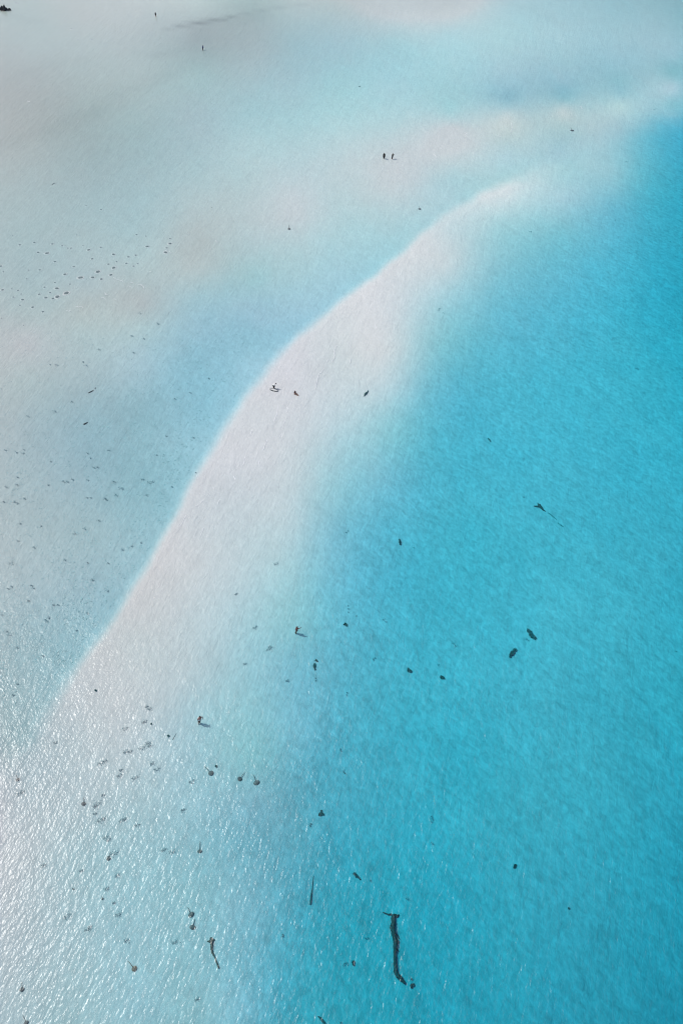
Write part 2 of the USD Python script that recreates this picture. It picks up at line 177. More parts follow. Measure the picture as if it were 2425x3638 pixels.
# ------------------------------------------------------------------ water: a clear body that absorbs red, with a rippled, glinting surface
water_mat = MAT("water_look", {
    "g": ("geometry", {}),
    "m1": ("mapping", {"mapping_type": "texture", "rotation": (0, 0, -0.3), "scale": (0.690, 1.613, 1)}), "n1": ("noise_texture", {"scale": 1.0, "detail": 2.0, "roughness": .45, "distortion": .3}),
    "m2": ("mapping", {"mapping_type": "texture", "rotation": (0, 0, 0.45), "scale": (0.303, 0.526, 1)}), "n2": ("noise_texture", {"scale": 1.0, "detail": 1.0, "roughness": .4}),
    "m3": ("mapping", {"mapping_type": "texture", "rotation": (0, 0, 0.6), "scale": (6.250, 28.571, 1)}), "n3": ("noise_texture", {"scale": 1.0, "detail": 4.0, "roughness": .6}),
    "amp": ("map_range", {"from_min": .3, "from_max": .7, "to_min": .55, "to_max": 1.3, "clamp": True}),
    "h": ("math", {"math_type": "multiply_add", "value2": .40}), "h2": ("math", {"math_type": "multiply"}),
    "sy": ("separate_xyz", {}), "br": ("map_range", {"range_type": "smoothstep", "from_min": 50.0, "from_max": 190.0, "to_min": 1.0, "to_max": .42}), "h6": ("math", {"math_type": "multiply"}),
    "b": ("bump", {"strength": 1.0, "distance": .165}),
    "dt": ("vector_math", {"math_type": "dot_product"}), "ab": ("math", {"math_type": "absolute"}),
    "om": ("math", {"math_type": "subtract", "value1": 1.0, "use_clamp": True}), "pw": ("math", {"math_type": "power", "value2": 5.0}),
    "fr": ("math", {"math_type": "multiply_add", "value2": .98, "value3": .02, "use_clamp": True}),
    "tr": ("transparent_bsdf", {"color": (1, 1, 1)}), "gl": ("glossy_bsdf", {"color": (1, 1, 1), "roughness": .27, "distribution": "ggx"}),
    "mx": ("mix_closure", {}),
    "vol": ("absorption_volume", {"color": (.10, .85, .912), "density": .5})},
    [("g.position", "m1.vector"), ("m1.vector", "n1.vector"), ("g.position", "m2.vector"), ("m2.vector", "n2.vector"), ("g.position", "m3.vector"), ("m3.vector", "n3.vector"),
     ("n2.fac", "h.value1"), ("n1.fac", "h.value3"), ("n3.fac", "amp.value"), ("h.value", "h2.value1"), ("amp.result", "h2.value2"), ("g.position", "sy.vector"), ("sy.y", "br.value"), ("h2.value", "h6.value1"), ("br.result", "h6.value2"), ("h6.value", "b.height"),
     ("b.normal", "dt.vector1"), ("g.incoming", "dt.vector2"), ("dt.value", "ab.value1"), ("ab.value", "om.value2"), ("om.value", "pw.value1"), ("pw.value", "fr.value1"),
     ("fr.value", "mx.fac"), ("tr.BSDF", "mx.closure1"), ("gl.BSDF", "mx.closure2"), ("b.normal", "gl.normal")], surface="mx.closure", volume="vol.volume")
wb = trimesh.creation.box((16000, 16000, 12)); wb.apply_translation((0, 400, -6))
tag(usdkit.mesh(stage, "/World/water", wb, water_mat).GetPrim(), "clear shallow turquoise sea water over the sand", "water", kind="structure")

# ------------------------------------------------------------------ materials of the things
ray_mat = plain("ray_skin", (.10, .115, .12), .6, .35, 5)
ray_brown = plain("ray_skin_brown", (.17, .125, .10), .6, .35, 5)
wood_mat = plain("wet_wood", (.085, .095, .085), .7, .55, 5)  # lifted in colour for the veil of water over sunken logs
wood_teal = plain("veiled_wood", (.06, .14, .14), .8, .5, 4)  # teal veil of the water painted into the wood colour
weed_mat = plain("dark_weed", (.05, .17, .17), .8, .5, 3)  # teal haze of deep water painted into the weed colour
weed_veiled = plain("veiled_weed", (.18, .38, .39), .8, .3, 3)  # paled further, painting in the water haze over faint weed
weed_tuftm = plain("tuft_weed", (.40, .49, .50), .8, .3, 3)  # lightened to paint in the veil of the lagoon water
weed_faint = plain("faint_weed", (.47, .56, .57), .8, .2, 3)  # lightest weed, water veil painted into its colour
pit_dark_mat = plain("pit_dark", (.15, .19, .19), .9, .4, 7)
rim_mat = plain("pit_rim_sand", (.60, .60, .58), .9, .08, 5)
rock_mat = plain("dark_rock", (.028, .032, .036), .85, .5, 2.2)
boulder_mat = plain("grey_boulder", (.055, .055, .060), .85, .5, 2.2)
foam_mat = plain("white_foam", (.90, .91, .92), .6, .05, 6)
eye_mat = plain("black_eye", (.01, .01, .01), .3, .1, 6)
SKIN = {k: plain("skin_" + k, c, .55, .08, 9) for k, c in dict(tan=(.36, .21, .145), brown=(.13, .07, .05), pink=(.33, .19, .16)).items()}
HAIR = plain("dark_hair", (.012, .010, .009), .5, .3, 20)
CLOTH = {k: plain("cloth_" + k, c, .85, .1, 12) for k, c in dict(black=(.012, .013, .014), white=(.80, .80, .78), blue=(.045, .055, .17), grey=(.10, .11, .115), darkgrey=(.05, .055, .06), maroon=(.10, .045, .045)).items()}
LIP = plain("lips", (.30, .11, .10), .5, .1, 9)
board_mat = plain("board_deck", (.62, .63, .62), .45, .05, 3)
rail_mat = plain("board_rail", (.06, .075, .08), .5, .2, 3)

# ------------------------------------------------------------------ people
Man = m3.Manifold
BULK = 1.0
def ball(c, r, sq=(1, 1, 1)):
    r = r * BULK
    return Man.sphere(1.0, 12).scale((r * sq[0], r * sq[1], r * sq[2])).translate(tuple(map(float, c)))
def bone(a, b, ra, rb):
    return Man.batch_hull([ball(a, ra), ball(b, rb)])
def solid(parts, edge=.05, rounds=6):
    m = Man.batch_boolean(parts, m3.OpType.Add).refine_to_length(edge).to_mesh()
    t = trimesh.Trimesh(m.vert_properties[:, :3], m.tri_verts)
    trimesh.smoothing.filter_taubin(t, iterations=rounds)
    return t
A = lambda *v: np.array(v, float)
STAND = dict(pel=A(0, 0, .93), che=A(0, .0, 1.27), nec=A(0, 0, 1.47), hea=A(0, .02, 1.60),
             hl=A(-.09, 0, .90), hr=A(.09, 0, .90), kl=A(-.10, .02, .50), kr=A(.10, .02, .50), al=A(-.11, 0, .08), ar=A(.11, 0, .08),
             sl=A(-.175, 0, 1.41), sr=A(.175, 0, 1.41), el=A(-.24, -.02, 1.13), er=A(.24, -.02, 1.13), wl=A(-.25, .06, .90), wr=A(.25, .06, .90))
def unit(v): return v / max(np.linalg.norm(v), 1e-9)
def hand(wrist, fore, palm_n):
    """palm, four unequal curled fingers and a thumb leaving the side of the palm"""
    f = unit(fore); nrm_ = unit(palm_n - f * np.dot(palm_n, f)); s = np.cross(f, nrm_)
    out = [Man.batch_hull([ball(wrist, .026), ball(wrist + f * .085 + s * .030, .014), ball(wrist + f * .085 - s * .030, .014)])]
    for k, (o, L) in enumerate(((-.031, .058), (-.011, .075), (.011, .080), (.031, .070))):
        a = wrist + f * .085 + s * o; b = a + (f * .93 + nrm_ * .35) * L * .55; c = b + (f * .6 + nrm_ * .8) * L * .45
        out += [Man.batch_hull([ball(a, .010), ball(b, .009)]), Man.batch_hull([ball(b, .009), ball(c, .008)])]
    a = wrist + f * .030 + s * .028; b = a + (f * .6 + s * .8) * .045; c = b + (f * .9 + nrm_ * .4) * .03
    return out + [Man.batch_hull([ball(a, .014), ball(b, .011)]), Man.batch_hull([ball(b, .011), ball(c, .009)])]
def person(loc, rotz, label, J, skin, garments, hair="short", scale=1.0, hood=None, group=None, bulk=1.15):
    global BULK
    """one continuous body posed by its joints; garments and hair are its children"""
    j = {**STAND, **J}
    t = thing("person", loc, rotz, label, "person", group, (scale,) * 3)
    up = unit(j["hea"] - j["nec"]); fw = unit(j.get("look", A(0, 1, 0)) - up * np.dot(j.get("look", A(0, 1, 0)), up)); rt = np.cross(fw, up)
    feet = {s: j["f" + s] if "f" + s in j else A(0, 1, -.25) for s in "lr"}
    BULK = bulk
    b = [Man.batch_hull([ball(j["hl"], .105), ball(j["hr"], .105), ball(j["pel"] + .0, .115)]),
         Man.batch_hull([ball(j["pel"], .125), ball(j["che"] - (j["sr"] - j["sl"]) * .17, .12), ball(j["che"] + (j["sr"] - j["sl"]) * .17, .12)]),
         Man.batch_hull([ball(j["che"] - (j["sr"] - j["sl"]) * .17, .12), ball(j["che"] + (j["sr"] - j["sl"]) * .17, .12), ball(j["sl"], .06), ball(j["sr"], .06)]),
         bone(j["nec"] - up * .06, j["hea"] - up * .03, .06, .055), bone(j["sl"] * .5 + j["sr"] * .5, j["nec"], .085, .058)]
    hc = j["hea"]; BULK = 1.08
    b += [Man.batch_hull([ball(hc + up * .03 - fw * .012, .092), ball(hc - up * .055 + fw * .028, .058), ball(hc - up * .01 + fw * .02, .078)]),
          Man.batch_hull([ball(hc + up * .012 + fw * .088, .012), ball(hc - up * .02 + fw * .108, .013)])]
    b += [Man.batch_hull([ball(hc + rt * s * .088 + up * .012, .014), ball(hc + rt * s * .088 - up * .018, .010)]) for s in (-1, 1)]
    for s in "lr":
        BULK = bulk
        b += [bone(j["h" + s], j["k" + s], .092, .058), bone(j["k" + s], j["a" + s], .060, .040)]
        f = unit(feet[s]); b.append(Man.batch_hull([ball(j["a" + s] - f * .03 + A(0, 0, -.035), .038), ball(j["a" + s] + f * .15 + A(0, 0, -.03), .030)]))
        b += [bone(j["s" + s], j["e" + s], .052, .038), bone(j["e" + s], j["w" + s], .040, .027)]
        BULK = 1.0
        b += hand(j["w" + s], j["w" + s] - j["e" + s], A(.6 if s == "l" else -.6, .5, -.2))
    obj("body", solid(b), skin, t, smooth=True)
    for s in (-1, 1):
        obj("eye", trimesh.creation.icosphere(1, .009).apply_translation(hc + rt * s * .032 + up * .012 + fw * .093), eye_mat, t, smooth=True)
    mo = trimesh.creation.icosphere(1, 1.0); mo.apply_scale((.022, .007, .007)); R = np.eye(4); R[:3, 0], R[:3, 1], R[:3, 2], R[:3, 3] = rt, fw, up, hc - up * .045 + fw * .086
    obj("mouth", mo.apply_transform(R), LIP, t, smooth=True)
    BULK = 1.12
    h = [Man.batch_hull([ball(hc + up * .05 - fw * .02, .092), ball(hc + up * .0 - fw * .045, .085), ball(hc + up * .075 + fw * .03, .055)])]
    if hair == "long": h.append(Man.batch_hull([ball(hc - fw * .06, .085), ball(hc - fw * .10 - up * .30, .07), ball(hc - fw * .09 - up * .42, .04)]))
    if hair == "bun": h.append(Man.batch_hull([ball(hc + up * .08 - fw * .05, .06), ball(hc + up * .15 - fw * .04, .045)]))
    if hood is not None:
        h = [Man.batch_hull([ball(hc + up * .04 - fw * .02, .112), ball(hc - up * .06 - fw * .03, .095), ball(hc + up * .16 - fw * .05, .035)]), bone(hc - up * .05 - fw * .02, j["nec"] - up * .04, .09, .10)]
    obj("hood" if hood is not None else "hair", solid(h, .04, 3), hood if hood is not None else HAIR, t, smooth=True)
    BULK = bulk
    for name, mat in garments:
        g = []; sh = j["sr"] - j["sl"]
        if name in ("shirt", "suit", "top", "robe"):
            g += [Man.batch_hull([ball(j["che"] - sh * .17, .135), ball(j["che"] + sh * .17, .135), ball(j["sl"], .072), ball(j["sr"], .072)])]
            if name != "top": g += [Man.batch_hull([ball(j["pel"] + (j["che"] - j["pel"]) * .12 - sh * .12, .135), ball(j["pel"] + (j["che"] - j["pel"]) * .12 + sh * .12, .135), ball(j["che"] - sh * .17, .135), ball(j["che"] + sh * .17, .135)])]
            for s in "lr":
                e = j["e" + s] if name in ("suit", "robe") else j["s" + s] * .5 + j["e" + s] * .5
                g.append(bone(j["s" + s], e, .072, .058))
                if name in ("suit", "robe"): g.append(bone(j["e" + s], j["w" + s] * .9 + j["e" + s] * .1, .055, .038))
        if name in ("shorts", "suit", "trousers", "brief"):
            g.append(Man.batch_hull([ball(j["hl"], .125), ball(j["hr"], .125), ball(j["pel"], .135)]))
            for s in "lr":
                if name != "brief":
                    q = j["k" + s] if name != "shorts" else j["h" + s] * .25 + j["k" + s] * .75
                    g.append(bone(j["h" + s], q, .112, .080))
                if name in ("suit", "trousers"): g.append(bone(j["k" + s], j["a" + s] * .75 + j["k" + s] * .25, .072, .056))
        if name == "robe":
            g.append(Man.batch_hull([ball(j["hl"], .17), ball(j["hr"], .17), ball(j["che"], .17)]))
            g.append(Man.batch_hull([ball(j["hl"], .17), ball(j["hr"], .17), ball(j["kl"], .14), ball(j["kr"], .14)]))
        if name == "waistband":
            g.append(Man.batch_hull([ball(j["pel"] + (j["che"] - j["pel"]) * .22 - sh * .20, .13), ball(j["pel"] + (j["che"] - j["pel"]) * .22 + sh * .20, .13)]).scale((1, 1, 1)))
        if name == "shoes":
            for s in "lr":
                f = unit(feet[s]); g.append(Man.batch_hull([ball(j["a" + s] - f * .04 + A(0, 0, -.03), .055), ball(j["a" + s] + f * .16 + A(0, 0, -.035), .042)]))
        obj(name, solid(g, .05, 4), mat, t, smooth=True)
    BULK = 1.0
    return t
def lean(J, k, k2=0.0):
    """the joints above the ankles shifted sideways (and forwards) in proportion to their height"""
    j = {**STAND, **J}
    return {n: (v + A(k * max(v[2] - .08, 0), k2 * max(v[2] - .08, 0), 0) if isinstance(v, np.ndarray) and n not in ("look", "fl", "fr") else v) for n, v in j.items()}

person(bed(553, 57.5), math.radians(200), "farthest person, standing on the grey flats at the top in dark clothes", lean(dict(kl=A(-.13, .02, .5), kr=A(.13, .02, .5), al=A(-.17, 0, .08), ar=A(.17, 0, .08)), -.05), SKIN["tan"], [("shirt", CLOTH["darkgrey"]), ("shorts", CLOTH["black"])], bulk=1.6, scale=1.08)
person(bed(719.5, 177), math.radians(-70), "person in a blue top and black shorts walking below the dark silt band", lean(dict(kl=A(-.08, .16, .52), al=A(-.08, .14, .08), kr=A(.08, -.02, .5), ar=A(.08, -.14, .1), wl=A(-.2, .2, 1.0), wr=A(.2, .05, .95)), 0, .22), SKIN["brown"], [("shirt", CLOTH["blue"]), ("shorts", CLOTH["black"])], hair="bun", bulk=1.6, scale=1.08)
person(bed(1363, 562), math.radians(165), "left one of a standing pair, in a hooded all black suit", lean(dict(el=A(-.27, .02, 1.14), er=A(.27, .02, 1.14), wl=A(-.08, .22, 1.17), wr=A(.10, .22, 1.14), al=A(-.14, 0, .08), ar=A(.14, 0, .08)), -.05), SKIN["tan"], [("robe", CLOTH["black"]), ("suit", CLOTH["black"])], hood=CLOTH["black"], scale=1.10, bulk=1.8)
person(bed(1391.5, 563.5), math.radians(-60), "right one of a standing pair, black suit, bare lower legs, arm held out", lean(dict(el=A(-.24, .12, 1.2), er=A(.22, .2, 1.22), wl=A(-.18, .34, 1.22), wr=A(.12, .44, 1.3)), 0, .2), SKIN["tan"], [("shirt", CLOTH["black"]), ("suit", CLOTH["black"]), ("shorts", CLOTH["black"])], bulk=1.7, scale=1.06)
bj = dict(pel=A(0, -.12, .88), hl=A(-.10, -.12, .86), hr=A(.10, -.12, .86), kl=A(-.15, .06, .50), kr=A(.15, .08, .50), al=A(-.17, -.06, .08), ar=A(.17, -.04, .08),
          che=A(0, .16, 1.08), sl=A(-.18, .28, 1.13), sr=A(.18, .28, 1.13), nec=A(0, .37, 1.17), hea=A(0, .52, 1.21), look=A(0, .75, -.65),
          el=A(-.22, .26, .86), er=A(.22, .26, .86), wl=A(-.15, .20, .62), wr=A(.17, .20, .62))
person(bed(972.5, 1379.5), math.radians(-78), "person bending forward in a white shirt and black shorts on the bar crest", bj, SKIN["pink"], [("shirt", CLOTH["white"]), ("trousers", CLOTH["black"])], bulk=1.4, scale=1.08)
sj = dict(pel=A(0, 0, .11), hl=A(-.09, .02, .11), hr=A(.09, .02, .11), kl=A(-.10, .44, .26), kr=A(.10, .46, .22), al=A(-.06, .86, .07), ar=A(.09, .88, .07), fl=A(0, .6, .8), fr=A(0, .6, .8),
          che=A(0, .03, .44), sl=A(-.16, .05, .58), sr=A(.16, .05, .58), nec=A(0, .07, .64), hea=A(0, .12, .77), look=A(0, 1, -.35),
          el=A(-.2, .22, .42), er=A(.2, .22, .42), wl=A(-.13, .42, .36), wr=A(.13, .42, .34))
person(bed(1047, 1399), math.radians(-128), "person with long dark hair sitting on the sand, legs stretched out", sj, SKIN["tan"], [("top", CLOTH["maroon"]), ("brief", CLOTH["maroon"])], hair="long", bulk=1.3, scale=1.1)
person(bed(1049.5, 2251), math.radians(-60), "brown skinned person wading in the shallows, one arm pointing out right", lean(dict(er=A(.28, .25, 1.42), wr=A(.28, .50, 1.44), el=A(-.2, .14, 1.16), wl=A(-.12, .3, 1.05), kl=A(-.08, .08, .5)), .0, .27), SKIN["brown"], [("brief", CLOTH["maroon"]), ("top", CLOTH["maroon"])], hair="bun", scale=1.06, bulk=1.5)
person(bed(707, 2570), math.radians(25), "person wading in black shorts with a white waistband, one elbow out", lean(dict(er=A(.40, .05, 1.25), wr=A(.42, -.15, 1.05), el=A(-.3, .0, 1.16), wl=A(-.26, .12, .98), al=A(-.12, -.1, .08)), .22), SKIN["pink"], [("shorts", CLOTH["black"]), ("waistband", CLOTH["white"])], scale=1.16, bulk=1.6)

# paddleboard under the bending person
b0, b1 = bed(959.5, 1382), bed(986, 1389.5)
bd = thing("paddleboard", (b0 + b1) / 2 + [0, 0, .03], math.atan2(*(b1 - b0)[[1, 0]]), "pale paddleboard with a dark rim lying flat by the bending person", "paddleboard")
L = np.linalg.norm((b1 - b0)[:2]) / 2; th = np.linspace(0, 2 * np.pi, 48, endpoint=False)
import shapely.geometry as sg
def oval(k): return sg.Polygon(np.c_[np.sign(np.cos(th)) * np.abs(np.cos(th)) ** .8 * (L - .36 + .42 * k), np.sin(th) * .42 * k * (1 - .12 * np.cos(th))])
obj("rail", trimesh.creation.extrude_polygon(oval(1.0).difference(oval(.72)), .13, engine="earcut"), rail_mat, bd)
obj("deck", trimesh.creation.extrude_polygon(oval(.72), .11, engine="earcut"), board_mat, bd)

# ------------------------------------------------------------------ stingrays: disc, whip tail, eyes
def stingray(x, y, tip, width, label, mat=ray_mat, tilt=0.0, lift=.10):
    c = bed(x, y); tp = bed(*tip); R = width / 2 / PM(x, y)
    v = (tp - c)[:2]; a = math.atan2(v[1], v[0]); Lt = max(np.hypot(*v), R * 1.7)
    t = thing("stingray", c + [0, 0, lift], a, label, "stingray")
    r_ = np.random.default_rng(int(x + 3 * y)); asp, pt, cv = r_.uniform(.84, 1.16), r_.uniform(.02, .20), r_.uniform(-.35, .35); tilt = tilt or r_.uniform(-.06, .06)
    n = 40; ph = np.linspace(0, 2 * np.pi, n, endpoint=False)
    out = R * (.92 + pt * np.abs(np.sin(ph)) ** 5 + .06 * np.cos(ph + np.pi) ** 5 - .05 * np.cos(ph) ** 8)
    rings, h = (1, .93, .75, .5, .25), (.0, .35, .62, .85, .97)
    V_, F_ = [], []
    for s in (1, -.45):
        o = len(V_)
        for r, hh in zip(rings, h):
            for p, q in zip(ph, out): V_.append((q * r * math.cos(p), asp * q * r * math.sin(p), s * hh * R * .24 + .05 * R * math.sin(3 * p) * r ** 4 + tilt * math.sin(p) * q * r))
        V_.append((0, 0, s * R * .24)); top = len(V_) - 1
        for k in range(4):
            for i in range(n):
                q = [o + k * n + i, o + k * n + (i + 1) % n, o + (k + 1) * n + (i + 1) % n, o + (k + 1) * n + i]
                for f in ((q[0], q[1], q[2]), (q[0], q[2], q[3])): F_.append(f if s > 0 else f[::-1])
        for i in range(n):
            f = (o + 4 * n + i, o + 4 * n + (i + 1) % n, top); F_.append(f if s > 0 else f[::-1])
    disc = trimesh.Trimesh(np.array(V_), np.array(F_), process=True); disc.merge_vertices()
    obj("disc", disc, mat, t, smooth=True)
    s = np.linspace(0, 1, 15)
    px_ = np.c_[R * .8 + s * (Lt - R * .8), cv * R * np.sin(s * 3.0) * s, .02 + 0 * s]
    rad = np.interp(s, [0, .35, .6, .85, 1], [R * .15, R * .09, R * .10, R * .085, .015])
    obj("tail", tube(px_, rad), mat, t, smooth=True)
    for k in (-1, 1): obj("eye", trimesh.creation.icosphere(1, R * .07).apply_translation((-R * .55, k * R * .16, R * .17)), eye_mat, t, smooth=True)
    return t
def tube(path, rad, sides=9, wob=0.0, seed=0):
    path = np.asarray(path, float); r_ = np.random.default_rng(seed); rad = np.broadcast_to(rad, len(path)); V_, F_ = [], []
    for i, p in enumerate(path):
        d = unit(path[min(i + 1, len(path) - 1)] - path[max(i - 1, 0)]); u = unit(np.cross(d, A(0, 0, 1)) if abs(d[2]) < .95 else A(1, 0, 0)); w = np.cross(u, d)
        for k in range(sides):
            an = 2 * np.pi * k / sides; q = rad[i] * (1 + wob * (r_.random() - .5)); V_.append(p + u * q * math.cos(an) + w * q * math.sin(an))
    for i in range(len(path) - 1):
        for k in range(sides):
            a, b, c, d = i * sides + k, i * sides + (k + 1) % sides, (i + 1) * sides + (k + 1) % sides, (i + 1) * sides + k
            F_ += [(a, b, c), (a, c, d)]
    for e, o in ((0, 0), (len(path) - 1, 1)):
        V_.append(path[e]); m = len(V_) - 1
        for k in range(sides):
            f = (e * sides + k, e * sides + (k + 1) % sides, m); F_.append(f if o else f[::-1])
    t = trimesh.Trimesh(np.array(V_), np.array(F_), process=False); t.fix_normals(); return t
for a in (
    (749, 2748, (725, 2723), 20, "dark stingray below the waistband wader, tail to upper left, leftmost of three"),
    (852, 2769, (869, 2743), 17, "stingray with raised wing tip, middle one of a row of three", ray_mat, .3),
    (911, 2782, (899, 2754), 19, "round dark stingray, rightmost of a row of three"),
    (63, 2771, (56, 2753), 12, "small stingray at the left edge where the bar fades, tail up"),
    (297, 2857, (300, 2833), 16, "lone stingray with a straight upright tail left of silt patches"),
    (385, 3051, (393, 3028), 17, "stingray right above the pale glitter, tail slanting up right"),
    (709, 3026, (711, 2990), 14, "faint stingray in the middle shallows with a long upright tail"),
    (679, 3251, (664, 3225), 19, "upper stingray of a close pair above the sunken snag"),
    (684, 3296, (691, 3266), 18, "lower stingray of a close pair above the sunken snag"),
    (477, 3443, (453, 3417), 19, "brownish stingray with a dark tail pointing upper left", ray_brown),
    (78, 3517, (79, 3489), 16, "stingray in the sun glitter near the left bottom corner"),
    (93, 3636, (83, 3610), 15, "stingray cut by the bottom edge of the view"),
    (1027, 813, (1025, 797), 10, "tiny dark stingray on the pale flats above the bar"),
    (1490, 742, (1488, 731), 9, "small stingray in the blue channel above the bar"),
    (2031, 463, (2026, 452), 12, "small stingray over the far pale bank at right"),
    (364, 3195, (360, 3186), 7, "tiny dark stingray above the weedy spots in the glitter"),
): stingray(*a)

# ------------------------------------------------------------------ driftwood and sunken logs
def log(name, label, path, widths, mat, cat, extra=(), sub=.25, seed=0):
    """trunk along a path of pixels; widths in pixels; extra: (part name, path, widths)"""
    c = bed(*path[len(path) // 2][:2]); t = thing(name, c, 0, label, cat)
    def run(nm, pth, wd, sd):
        pts = np.array([bed(*p[:2]) + [0, 0, p[2] if len(p) > 2 else 0] for p in pth]) - c
        r = np.array([w / 2 / PM(*p[:2]) for w, p in zip(wd, pth)])
        k = np.linspace(0, len(pts) - 1, 5 * (len(pts) - 1) + 1); ii = np.arange(len(pts))
        q = np.c_[[np.interp(k, ii, pts[:, m]) for m in range(3)]].T; rr = np.interp(k, ii, r)
        q[:, 2] += rr * (1 - sub)
        q[:, :2] += (np.random.default_rng(sd).random((len(q), 2)) - .5) * rr[:, None] * .35
        obj(nm, tube(q, rr, 9, .35, sd), mat, t, smooth=50)
    run("trunk", path, widths, seed)
    for i, (nm, pth, wd) in enumerate(extra): run(nm, pth, wd, seed + 1 + i)
    return t
log("sunken_log", "longest sunken log, thick and dark, bent at its lower end", [(1396, 3252), (1396, 3285), (1393, 3300), (1400, 3330), (1403, 3355), (1401, 3390), (1403, 3425), (1404, 3455), (1414, 3470), (1427, 3485), (1437, 3495)], [15, 15, 19, 15, 15, 11, 12, 14, 16, 12, 9], wood_mat, "log",
    [("root", [(1396, 3252), (1408, 3257), (1417, 3252)], [11, 10, 4]), ("root", [(1390, 3250), (1376, 3250), (1359, 3242)], [6, 4, 3]), ("branch", [(1405, 3333), (1413, 3345), (1411, 3356)], [5, 8, 4]), ("branch", [(1404, 3360), (1409, 3372), (1415, 3382)], [7, 4, 2]), ("branch", [(1403, 3318), (1412, 3324), (1417, 3338)], [4, 4, 2])], seed=3)
log("sunken_log", "sunken snag with a flared root end and long thin tail", [(751, 3336), (752, 3350), (751, 3370), (753, 3384), (758, 3394), (764, 3405), (769, 3420), (774, 3434), (777, 3442)], [12, 10, 8, 7, 6, 4, 5, 6, 5], wood_mat, "log",
    [("root", [(751, 3347), (744, 3346), (735, 3346)], [9, 7, 2]), ("root", [(752, 3345), (759, 3342), (763, 3340)], [8, 6, 3]), ("root", [(749, 3342), (748, 3336), (752, 3333)], [9, 7, 4])], seed=11)
log("sunken_log", "teal fan ended snag deep in the open blue water at right", [(1913, 1797), (1920, 1804), (1928, 1812), (1937, 1817)], [12, 9, 5, 2], wood_teal, "log",
    [("root", [(1918, 1801), (1906, 1800), (1895, 1798)], [6, 5, 2]), ("root", [(1914, 1800), (1911, 1793), (1909, 1787)], [7, 5, 2])], seed=21)
log("sunken_log", "faint thin sunken trunk trailing away from the fan ended snag", [(1945, 1822), (1957, 1830), (1968, 1840), (1976, 1846)], [3, 5, 4, 2], weed_veiled, "log", [("branch", [(1980, 1858), (1990, 1866), (2000, 1872)], [3, 5, 2])], seed=23)
log("sunken_log", "thin sunken branch standing almost upright in the picture, above the long log", [(1113, 3112), (1111, 3135), (1109, 3158), (1105, 3180), (1103, 3205), (1102, 3216)], [2, 3, 3, 5, 6, 4], wood_teal, "log", seed=31)
log("sunken_log", "dark log cut off by the bottom edge of the view", [(1129, 3612), (1138, 3620), (1147, 3630), (1156, 3645)], [4, 8, 9, 9], wood_teal, "log", seed=37)
log("driftwood", "dark driftwood with a side spike in pale shallows right of the sitting person", [(1307, 1388), (1305, 1393), (1300, 1397), (1297, 1401), (1294, 1405), (1292, 1408)], [3, 3.5, 6, 6, 4, 2.5], wood_teal, "driftwood", [("branch", [(1298, 1399), (1296, 1398), (1293, 1396)], [3, 2, 1])], seed=41)
log("driftwood", "long thin stick lying in the left lagoon", [(313, 1396.5), (320, 1393), (326, 1390), (333, 1386.5)], [2, 3, 3, 1.5], wood_mat, "driftwood", seed=43)
log("driftwood", "short stub of wood just above the long thin stick", [(338.5, 1377), (338, 1380), (337.5, 1382)], [2, 2.4, 2], wood_mat, "driftwood", seed=44)
log("driftwood", "stubby tapered driftwood below the thin stick in the left lagoon", [(297, 1508), (302, 1506), (307, 1503), (312, 1500)], [5, 4.5, 3.5, 1.5], wood_mat, "driftwood", seed=47)
log("driftwood", "thin pale twig in shallows beside the wader with the waistband", [(613, 2629), (618, 2620), (626, 2606)], [1.5, 1.6, 1], wood_teal, "driftwood", seed=48)
log("driftwood", "short dark stick drifting in blue water level with the bar's middle", [(1732, 1557), (1737, 1563), (1742, 1570)], [3, 5, 3], weed_mat, "driftwood", seed=49)
log("driftwood", "small sliver of wood high on the left flats", [(184, 655), (190, 652), (196, 649)], [1.4, 1.8, 1], wood_mat, "driftwood", seed=50)

